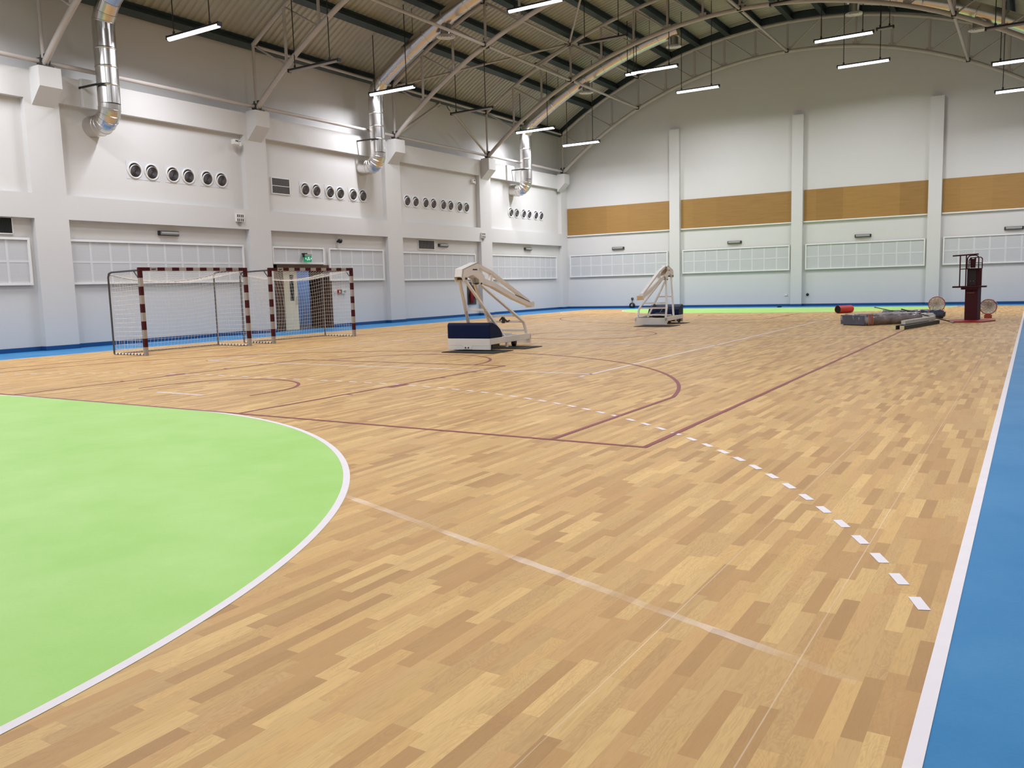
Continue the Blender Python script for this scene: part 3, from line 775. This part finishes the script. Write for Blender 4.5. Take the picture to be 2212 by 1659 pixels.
tubelight(2.5, 28.6, 10.3, 0, 'unlit dark tube light cut by the top edge over the roof arch')
tubelight(-5.87, 35.8, 10.73, 1, 'short lit tube light tucked left of a longer one', .55, (.2, .75), .25)
tubelight(4.68, 35.8, 10.82, 0, 'short unlit tube light at the right end of a lit one', .6, (.2, .75))
for x0, y, z in ((-11.3, 4.5, 8.7), (-11.3, 9.6, 8.7), (-5.4, 1.5, 10.6), (-5.4, 8.5, 10.6), (-5.4, 17, 10.6), (2.5, 1.5, 10.6), (2.5, 8.5, 10.6), (2.5, 16, 10.6), (2.5, 23.5, 10.6), (8.7, 4.5, 8.7), (8.7, 12, 8.7), (8.7, 20.5, 8.7)):  # extra tube lights out of view, added to light the floor
    tubelight(x0, y, z, 1, 'unseen lit tube light added out of view to light the floor')

# ---------------------------------------------------------------- handball goals
def strokes(mb, x, yc, zc, w, h, n, seed, mi=0):
    r = random.Random(seed); s = w/n
    for i in range(n):
        a = yc-w/2+s*i+s*.15; k = r.choice('lomn')
        if k == 'l': mb.box((x, a, zc-h/2), (x+.002, a+s*.3, zc+h*.6), mi)
        elif k == 'o': mb.box((x, a, zc-h/2), (x+.002, a+s*.25, zc+h*.3), mi); mb.box((x, a+s*.5, zc-h/2), (x+.002, a+s*.75, zc+h*.3), mi); mb.box((x, a, zc-h/2), (x+.002, a+s*.75, zc-h*.3), mi)
        else:
            for q in range(3 if k == 'm' else 2): mb.box((x, a+s*.3*q, zc-h/2), (x+.002, a+s*.3*q+s*.18, zc+h*.3), mi)
            mb.box((x, a, zc+h*.15), (x+.002, a+s*.75, zc+h*.3), mi)
def goal(loc, rz, label, sag=.0):
    # local: mouth in the y-z plane facing +x, posts at y=0 and y=W; depth towards -x
    t = thing('handball_goal', label, 'goal', loc, rz, 'striped handball goals')
    Wd, H, D = 3.04, 2.04, 1.24
    for y in (0, Wd):
        b = MB()
        for k in range(10):
            z0 = k*.2 if k else 0; b.box((-.04, y-.04, z0), (.04, y+.04, z0+.2 if k < 9 else 1.96), 1 if k % 2 == 0 else 0)
        b.box((-.04, y-.04, 1.96), (.04, y+.04, H), 0)
        build('post', b, [GOALR, GOALW], t)
    b = MB(); ys = [.04, .24]; w = (Wd-.48)/13
    b.box((-.04, .04, 1.96), (.04, .24, H), 0); b.box((-.04, Wd-.24, 1.96), (.04, Wd-.04, H), 0)
    for k in range(13): b.box((-.04, .24+w*k, 1.96), (.04, .24+w*(k+1), H), 1 if k % 2 == 0 else 0)
    cb = build('crossbar', b, [GOALR, GOALW], t)
    b = MB(); strokes(b, .041, .34, 2.0, .13, .045, 5, 3); build('maker_lettering', b, BLACK, cb)
    b = MB(); strokes(b, .041, Wd-.34, 2.0, .17, .025, 9, 5); build('maker_lettering', b, GPLAS, cb)
    for y in (0, Wd):
        b = MB(); b.tube([(-.04, y, 1.98), (-D+.15, y, 1.96), (-D+.04, y, 1.93), (-D, y, 1.84), (-D, y, 0.03)], .022, 10); build('back_upright', b, DSTEEL, t)
        b = MB(); b.tube([(-.04, y, .025), (-D, y, .025)], .02, 8)
        build('ground_bar', b, DSTEEL, t)
        b = MB()
        for k in range(9): b.tube([(-.1-.125*k, y, .025), (-.165-.125*k, y, .025)], .026, 8)
        build('net_lashing', b, NETM, t)
        b = MB(); b.tube([(-.04, y, 1.76), (-.24, y, 1.97)], .014, 8); build('corner_strut', b, DSTEEL, t)
    b = MB(); b.tube([(-D, 0, .02), (-D, Wd, .02)], .016, 8); build('rear_ground_bar', b, DSTEEL, t)
    # net
    CR = .0028
    def sagz(y): return 1.9-.18*4*(y/Wd)*(1-y/Wd)
    nb = MB()
    ny, nz_ = 30, 18
    def back(u, v):      # u 0..1 along y, v 0 top..1 bottom
        y = .03+u*(Wd-.06); zt = sagz(y); z = zt*(1-v)+.02
        bulge = .18*math.sin(PI*v)*math.sin(PI*u)
        return (-D+.05+bulge*.9+.0*v, y, z)
    def top(u, v):       # v 0 at crossbar .. 1 at rear rope
        y = .03+u*(Wd-.06); z = 1.95+(sagz(y)-1.95)*v-.12*math.sin(PI*v)*(.3+.7*math.sin(PI*u)); return (-.03-(D-.08)*v, y, z)
    def strand(fn, n, m, ju=0):
        for i in range(n+1):
            nb.tube([fn(i/n, j/m) for j in range(m+1)], CR, 3, caps=False)
        for j in range(m+1):
            nb.tube([fn(i/n, j/m) for i in range(n+1)], CR, 3, caps=False)
    strand(back, ny, nz_)
    build('back_net', nb, NETM, t)
    nb = MB(); strand(top, ny, 11); build('top_net', nb, NETM, t)
    for y in (.03, Wd-.03):
        nb = MB(); s = 1 if y < 1 else -1
        def side(u, v): return (-.05-(D-.12)*u, y+s*.05*math.sin(PI*u)*math.sin(PI*v), (1.93-(.06)*u)*(1-v)+.03)
        strand(side, 11, 18); build('side_net', nb, NETM, t)
    b = MB(); b.tube([(-D+.02, .03+(Wd-.06)*i/24, sagz((Wd)*i/24)) for i in range(25)], .009, 8); build('rear_rope', b, mat('dark_flecked_rope', (120, 100, 84), .8, var=.4, scale=20) if not sag else NETM, t)
    return t
goal((-7.3, 11.57, 0), math.radians(-.3), 'nearer red and white striped handball goal, at the left')
goal((-7.26, 15.42, 0), math.radians(-2.6), 'farther red and white striped handball goal in front of the doorway', 1)

# ---------------------------------------------------------------- portable basketball units
def hoop_unit(loc, rz, label):
    # local: x across, y forward (boom side), origin at the middle of the counterweight end
    t = thing('basketball_unit', label, 'basketball stand', loc, rz, 'folded portable basketball stands')
    H = .52
    b = MB(); b.box((-H, 0, .035), (H, .05, .275)); b.box((-H+.02, -.004, .13), (H-.02, 0, .136)); f = build('front_ballast_plate', b, CREAM, t, bevel=.006)
    b = MB(); b.box((-.14, -.008, .045), (.08, 0, .115)); build('bolt_plate', b, CREAM, f)
    for x in (-.075, -.005):
        b = MB(); b.lathe([(0, .012), (.016, .01), (.018, 0)], 12, 0, Matrix.Translation((x, -.008, .08)) @ RY); build('bolt', b, BRACK, f)
    for s in (-1, 1):
        b = MB(); b.box((s*H, .05, .14), (s*(H-.06), 2.05, .275)); build('side_rail', b, CREAM, t, bevel=.006)
        b = MB(); b.box((s*(H-.01), .82, .035), (s*(H-.05), .89, .14)); build('foot', b, CREAM, t)
        for y in (.16, 1.35):
            b = MB(); b.lathe([(0, -.03), (.085, -.03), (.085, .03), (0, .03)], 18, 0, Matrix.Translation((s*(H-.1), y, .1)) @ RX); build('wheel', b, BLACK, t)
    b = MB(); b.box((-H, 2.0, .035), (H, 2.05, .245)); build('end_plate', b, CREAM, t, bevel=.006)
    b = MB()
    for y in (.75, 1.3): b.box((-H+.06, y, .15), (H-.06, y+.06, .21))
    build('cross_member', b, CREAM, t)
    b = MB(); b.box((-H+.07, .06, .06), (H-.07, .58, .26)); build('ballast_block', b, BRACK, t)
    pad = [(0, .275), (.0, .57), (.02, .6), (.05, .615), (.16, .61), (.36, .545), (.5, .46), (.585, .36), (.6, .275)]
    b = MB(); b.prism(pad, lambda y, z: (-H-.005, y, z), lambda y, z: (H+.005, y, z)); build('front_pad', b, NAVY, t, bevel=.02)
    # linkage arms
    for s in (-1, 1):
        b = MB(); b.bar((s*.44, .92, .2), (s*.06, -.2, 1.56), .055, .055, up=(0, 1, 0)); build('rear_arm', b, CREAM, t, bevel=.006)
        b = MB(); b.bar((s*.46, 1.97, .2), (s*.45, 1.8, .56), .055, .055, up=(0, 1, 0)); b.bar((s*.45, 1.8, .55), (s*.06, .44, 1.46), .055, .055, up=(0, 1, 0)); build('front_arm', b, CREAM, t, bevel=.006)
    def rung(y, z, hw, nm='rung'):
        b = MB(); b.bar((-hw, y, z), (hw, y, z), .045, .045); build(nm, b, CREAM, t)
    rung(.36, .88, .28); rung(1.58, .70, .39); rung(1.8, .55, .45); rung(1.93, .34, .47); rung(1.2, .3, .44)
    # hydraulic pump group
    b = MB(); b.box((-.16, .75, .21), (.16, 1.12, .36)); b.cyl((-.1, 1.2, .28), (.18, 1.2, .28), .06, 14); b.tube([(.0, 1.0, .36), (-.02, .7, .5), (-.05, .62, .42)], .015, 8); build('pump', b, BLACK, t)
    b = MB(); b.tube([(-.14, 1.75, .58), (-.02, 1.66, .66), (.06, 1.74, .56), (.1, 1.8, .58)], .018, 8); b.cyl((-.02, 1.7, .52), (-.02, 1.7, .66), .04, 10); build('locking_clamp', b, BRACK, t)
    # head and boom
    head = [(-.36, 1.6), (-.31, 1.76), (.34, 1.915), (.46, 1.87), (.40, 1.80), (.36, 1.74), (.62, 1.62), (.66, 1.53), (.5, 1.41), (.42, 1.42), (.38, 1.54), (.1, 1.64), (-.1, 1.6), (-.16, 1.52), (-.3, 1.5)]
    for s in (-1, 1):
        b = MB(); b.prism(head, lambda y, z, s=s: (s*.085, y, z), lambda y, z, s=s: (s*.105, y, z)); build('head_plate', b, CREAM, t)
    cov = [(-.36, 1.6), (-.31, 1.76), (.34, 1.915), (.42, 1.88), (.42, 1.86), (.34, 1.89), (-.29, 1.74), (-.335, 1.6)]
    b = MB(); b.prism(cov, lambda y, z: (-.105, y, z), lambda y, z: (.105, y, z)); build('head_cover', b, CREAM, t)
    b = MB(); b.cyl((-.14, -.22, 1.56), (.14, -.22, 1.56), .024, 14); build('pivot_pin', b, BRACK, t)
    b = MB(); b.cyl((-.13, .45, 1.45), (.13, .45, 1.45), .02, 14); build('pivot_pin', b, BRACK, t)
    def beam(pts, w, m=CREAM, nm='boom'):
        poly = [(y, z+h/2) for y, z, h in pts]+[(y, z-h/2) for y, z, h in reversed(pts)]
        b = MB(); b.prism(poly, lambda y, z: (-w/2, y, z), lambda y, z: (w/2, y, z)); return build(nm, b, m, t)
    beam([(.3, 1.865, .09), (.46, 1.85, .08), (1.15, 1.68, .075), (1.3, 1.62, .075), (2.4, 1.215, .07), (3.0, 1.0, .07)], .09, nm='upper_boom')
    beam([(.5, 1.53, .12), (1.1, 1.43, .12), (2.2, 1.11, .11), (3.12, .9, .11)], .12, nm='lower_boom')
    b = MB(); b.bar((0, 1.1, 1.66), (0, 1.02, 1.44), .08, .08, up=(0, 1, 0)); build('boom_post', b, CREAM, t)
    b = MB(); b.box((-.1, 3.06, .84), (.1, 3.18, .985)); build('backboard_mount', b, CREAM, t, bevel=.006)
    b = MB(); b.box((-.085, 3.18, .85), (.085, 3.19, .965)); build('mount_face', b, CREAMD, t)
    b = MB(); b.box((.104, .1, 1.74), (.109, .3, 1.765)); build('slot', b, BLACK, t)
    b = MB(); b.box((-.109, .1, 1.74), (-.104, .3, 1.765)); build('slot', b, BLACK, t)
    b = MB(); b.bar((.062, 2.2, 1.17), (.062, 3.0, .98), .006, .014); build('tension_cable', b, BLACK, t)
    return t
hoop_unit((-.13, 14.39, .0), math.radians(5), 'nearer folded white basketball stand with navy pad facing the viewer')
hoop_unit((-.29, 26.5, .0), math.radians(186), 'farther folded white basketball stand with its boom towards the viewer')
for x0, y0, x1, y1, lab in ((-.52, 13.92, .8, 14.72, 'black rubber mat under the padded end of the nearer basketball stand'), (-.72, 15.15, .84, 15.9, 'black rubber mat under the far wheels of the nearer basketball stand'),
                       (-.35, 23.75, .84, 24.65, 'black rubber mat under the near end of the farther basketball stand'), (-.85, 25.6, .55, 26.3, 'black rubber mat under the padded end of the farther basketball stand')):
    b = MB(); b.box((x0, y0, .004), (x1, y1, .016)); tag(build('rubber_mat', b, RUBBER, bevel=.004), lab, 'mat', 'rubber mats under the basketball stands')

# ---------------------------------------------------------------- umpire stand
t = thing('umpire_stand', 'dark maroon volleyball umpire stand with platform and seat on a red base', 'umpire stand', (8.72, 27.3, 0))
b = MB()
oc = [(-.62, .0), (-.42, .46), (.34, .46), (.6, .0), (.6, -.2), (.28, -1.0), (-.42, -1.0), (-.62, -.3)]
b.prism(oc, lambda x, y: (x, y, .004), lambda x, y: (x, y, .03)); build('base_plate', b, REDPL, t, bevel=.006)
b = MB(); b.prism([(-.2, -.02), (.13, -.1), (.2, .28), (-.13, .32)], lambda x, y: (x, y, .03), lambda x, y: (x, y, 1.0)); build('lower_column', b, MAROON, t, bevel=.008)
b = MB(); strokes(b, 0, 0, 0, .22, .03, 9, 11)
lt = build('maker_lettering', b, mat('pale_lettering', (176, 120, 110), .6), t, (-.05, -.066, .815), (0, 0, 0)); lt.rotation_euler = (0, 0, math.radians(-90-13.5)+PI)
lt.rotation_euler = (0, 0, math.radians(-103.5)); 
b = MB(); b.box((-.52, -.22, .965), (.34, .36, 1.01)); build('platform', b, MAROON, t, bevel=.006)
b = MB(); b.box((-.3, -.18, .91), (.16, .3, .975)); build('platform_support', b, MAROON, t)
b = MB(); b.box((-.17, .12, 1.01), (.2, .34, 1.52)); build('upper_column', b, MAROON, t, bevel=.006)
b = MB(); b.box((-.165, .1, 1.02), (.06, .12, 1.49)); q = build('recess_panel', b, MAROOND, t)
for x in (-.08, .0):
    b = MB(); b.box((x-.01, .094, 1.14), (x+.01, .1, 1.155)); build('rivet', b, GPLAS, q)
b = MB(); b.box((-.3, -.02, 1.49), (.14, .32, 1.515)); build('seat', b, MAROON, t, bevel=.006)
b = MB()
bk = [(-.1, 1.53), (.03, 1.53), (.045, 1.78), (.03, 1.83), (.0, 1.8), (-.035, 1.785), (-.07, 1.8), (-.1, 1.83), (-.115, 1.78)]
b.prism(bk, lambda x, z: (x, .2, z), lambda x, z: (x, .23, z)); build('backrest', b, MAROON, t)
def loop(pts, r, nm, m=MAROON):
    b = MB(); b.tube(pts, r, 10); return build(nm, b, m, t)
loop([(-.18, .22, 1.5), (-.18, .22, 1.8), (-.14, .22, 1.87), (-.08, .22, 1.89), (.04, .22, 1.89), (.09, .22, 1.86), (.11, .22, 1.8), (.11, .22, 1.5)], .016, 'seat_hoop')
loop([(-.14, .28, 1.5), (-.14, .28, 1.75), (-.1, .28, 1.82), (.16, .28, 1.83), (.2, .28, 1.79), (.2, .28, 1.5)], .014, 'rear_hoop')
loop([(-.14, .25, 1.68), (.2, .25, 1.67)], .01, 'hoop_rung')
loop([(-.54, -.14, 1.885), (.12, -.12, 1.915)], .02, 'top_rail')
loop([(-.34, -.14, .98), (-.34, -.14, 1.89)], .017, 'rail_post')
loop([(-.19, -.05, 1.0), (-.19, -.08, 1.9)], .017, 'rail_post')
loop([(-.34, -.14, 1.5), (-.19, -.06, 1.5)], .012, 'rail_rung')
loop([(-.02, -.1, 1.9), (-.02, .2, 1.88)], .012, 'rail_stay')

# ---------------------------------------------------------------- loose hoop rims
def rim(loc, R, tilt, rz, label, tabz=True):
    t = thing('basketball_hoop', label, 'basketball hoop', loc, rz, 'loose basketball hoops standing on edge')
    Mx = Matrix.Translation((0, 0, R+.12)) 
    b = MB(); b.tube([(R*math.cos(2*PI*i/40), 0, R+.12+R*math.sin(2*PI*i/40)) for i in range(40)], .012, 8, closed=True); build('ring', b, RIMM, t)
    b = MB(); b.box((-.1, -.02, .0), (.1, .1, .1)); b.box((-.08, -.01, .1), (.08, .03, .14)); build('mounting_bracket', b, RIMM, t, bevel=.006)
    nb = MB(); r = random.Random(int(loc[0]*100)); ns = 26
    def pt(i, j):
        a = 2*PI*(i+.5*(j % 2))/ns; f = 1-.13*j+r.uniform(-.02, .02); return (R*f*math.cos(a)+r.uniform(-.012, .012), .03+.035*j+r.uniform(-.015, .015), R+.12+R*f*math.sin(a)+r.uniform(-.012, .012))
    g = [[pt(i, j) for i in range(ns)] for j in range(8)]
    for j in range(7):
        for i in range(ns):
            k = i if j % 2 == 0 else (i+1) % ns
            nb.tube([g[j][i], g[j+1][i]], .012, 4, caps=False); nb.tube([g[j][i], g[j+1][(i-1) % ns] if j % 2 == 0 else g[j+1][(i+1) % ns]], .012, 4, caps=False)
    build('net', nb, NETM, t)
    nb = MB()
    for a in (.6, 1.0, 2.4, 5.6, 4.0):
        p = [(R*math.cos(a), .01, R+.12+R*math.sin(a)), (R*1.12*math.cos(a+.1), .03, R+.12+R*1.12*math.sin(a+.1)), (R*1.2*math.cos(a-.1), .02, max(.02, R+.12+R*1.1*math.sin(a)-.05))]
        nb.tube(p, .007, 4)
    build('net_tassels', nb, NETM, t)
rim((9.06, 28.9, 0), .225, 0, math.radians(-4), 'loose basketball rim with netting right of the umpire stand')
rim((7.47, 31.0, 0), .25, 0, math.radians(6), 'loose basketball rim with netting behind the wrapped mats')

# ---------------------------------------------------------------- wrapped mats
def wmat(cx, cy, L, Wd, H, rz, label, m, seed, z0=.004):
    t = thing('gym_mat', label, 'gym mat', (cx, cy, z0), rz, 'wrapped crash mats')
    r = random.Random(seed); nx, ny, nz_ = 26, 10, 5
    bm = bmesh.new(); bmesh.ops.create_cube(bm, size=1)
    bmesh.ops.scale(bm, vec=(L, Wd, H), verts=bm.verts)
    bmesh.ops.bevel(bm, geom=list(bm.edges), offset=.05, segments=3, affect='EDGES')
    bmesh.ops.subdivide_edges(bm, edges=[e for e in bm.edges if e.calc_length() > .25], cuts=14, use_grid_fill=True)
    for v in bm.verts:
        k = .012+.01*(v.co.z > 0)
        v.co += Vector((r.uniform(-k, k), r.uniform(-k, k), r.uniform(-k, k) if v.co.z > -H/2+.02 else 0)); v.co.z += H/2
        if v.co.z < 0: v.co.z = 0
    me = bpy.data.meshes.new('cover'); bm.to_mesh(me); bm.free(); me.materials.append(m)
    for p in me.polygons: p.use_smooth = True
    o = bpy.data.objects.new('cover', me); C.objects.link(o); o.parent = t
    return t, L, Wd, H
m1, *_ = wmat(6.53, 25.7, 2.2, .92, .29, math.radians(54), 'nearer grey blue crash mat under wrinkled plastic', WRAP, 4)
for x in (-.98, -.9, -.84):
    b = MB(); b.box((x, -.48, .02), (x+.025, -.455, .31)); b.box((x, -.48, .295), (x+.025, -.1, .31)); build('orange_strap', b, PINK, m1)
b = MB(); b.box((-1.112, -.44, .02), (-1.1, .44, .28)); build('end_panel', b, WRAPB, m1)
m2, *_ = wmat(6.98, 28.85, 1.7, .8, .25, math.radians(20), 'farther blue crash mat under wrinkled plastic, behind the nearer one', WRAPB, 9)
for x in (-.5, -.3, .1, .35):
    b = MB(); b.box((x, -.41, .02), (x+.03, -.395, .26)); build('orange_strap', b, PINK, m2)
m3, *_ = wmat(7.3, 27.55, .8, .5, .2, math.radians(40), 'loose bundle of white plastic sheeting between the two crash mats', FOAM, 12)
m3['category'] = 'plastic bundle'; del m3['group']

# ---------------------------------------------------------------- red roll
t = thing('rolled_mat', 'red rolled mat lying alone left of the wrapped crash mats', 'rolled mat', (4.13, 33.3, 0), math.radians(58))
b = MB(); n = 28
b.tube([(-.35, 0, .15), (-.2, 0, .151), (.2, 0, .151), (.35, 0, .15)], .145, 28, caps=False)
build('roll', b, REDV, t)
b = MB(); b.lathe([(0, 0), (.143, 0)], 28, 0, Matrix.Translation((-.3, 0, .15)) @ RX); b.tube([(-.345, .1*math.cos(a)*(1-a/20), .15+.1*math.sin(a)*(1-a/20)) for a in [k*.5 for k in range(30)]], .006, 5); build('dark_inner_end', b, BLACK, t)

# ---------------------------------------------------------------- posts and poles on the floor
def post(p, q, label, w=.1, m=DGREEN, z=0, endm=CREAME):
    p = Vector((p[0], p[1], z)); q = Vector((q[0], q[1], z)); d = (q-p).normalized()
    t = thing('square_post', label, 'post', p)
    b = MB(); b.bar(Vector((0, 0, w/2+.004)), q-p+Vector((0, 0, w/2+.004)), w, w); build('shaft', b, m, t, bevel=.004)
    b = MB(); b.bar(-d*.012+Vector((0, 0, w/2+.004)), d*.02+Vector((0, 0, w/2+.004)), w*1.02, w*1.02); build('end_cap', b, endm, t)
post((7.22, 22.75), (7.74, 25.35), 'left dark square post on the floor with a cream end')
post((7.42, 22.72), (7.97, 25.7), 'right dark square post on the floor with a cream end')
post((7.38, 23.3), (7.86, 25.75), 'white foam wrapped post lying on top of the two dark posts', .1, FOAM, .105, FOAM)
def pole(p, q, r, label):
    t = thing('thin_pole', label, 'pole'); b = MB(); b.tube([p, q], r, 8); build('shaft', b, BLACK, t)
    d = (Vector(q)-Vector(p)).normalized(); b = MB(); b.tube([p, Vector(p)+d*.12], r*1.5, 8); build('tip', b, GPLAS, t)
pole((8.35, 25.97, .02), (6.85, 27.2, .36), .017, 'thin black pole with its right end on the floor by the umpire stand')
pole((5.75, 29.6, .34), (6.7, 26.5, .33), .015, 'thin black pole resting across the nearer crash mat, pointing left')
b = MB(); b.box((-.14, 40.4, .004), (.0, 40.5, .07)); b.box((-.2, 40.43, .004), (-.1, 40.47, .04)); tag(build('door_wedge', b, BLACK), 'tiny black object on the blue strip by the end wall', 'wedge')
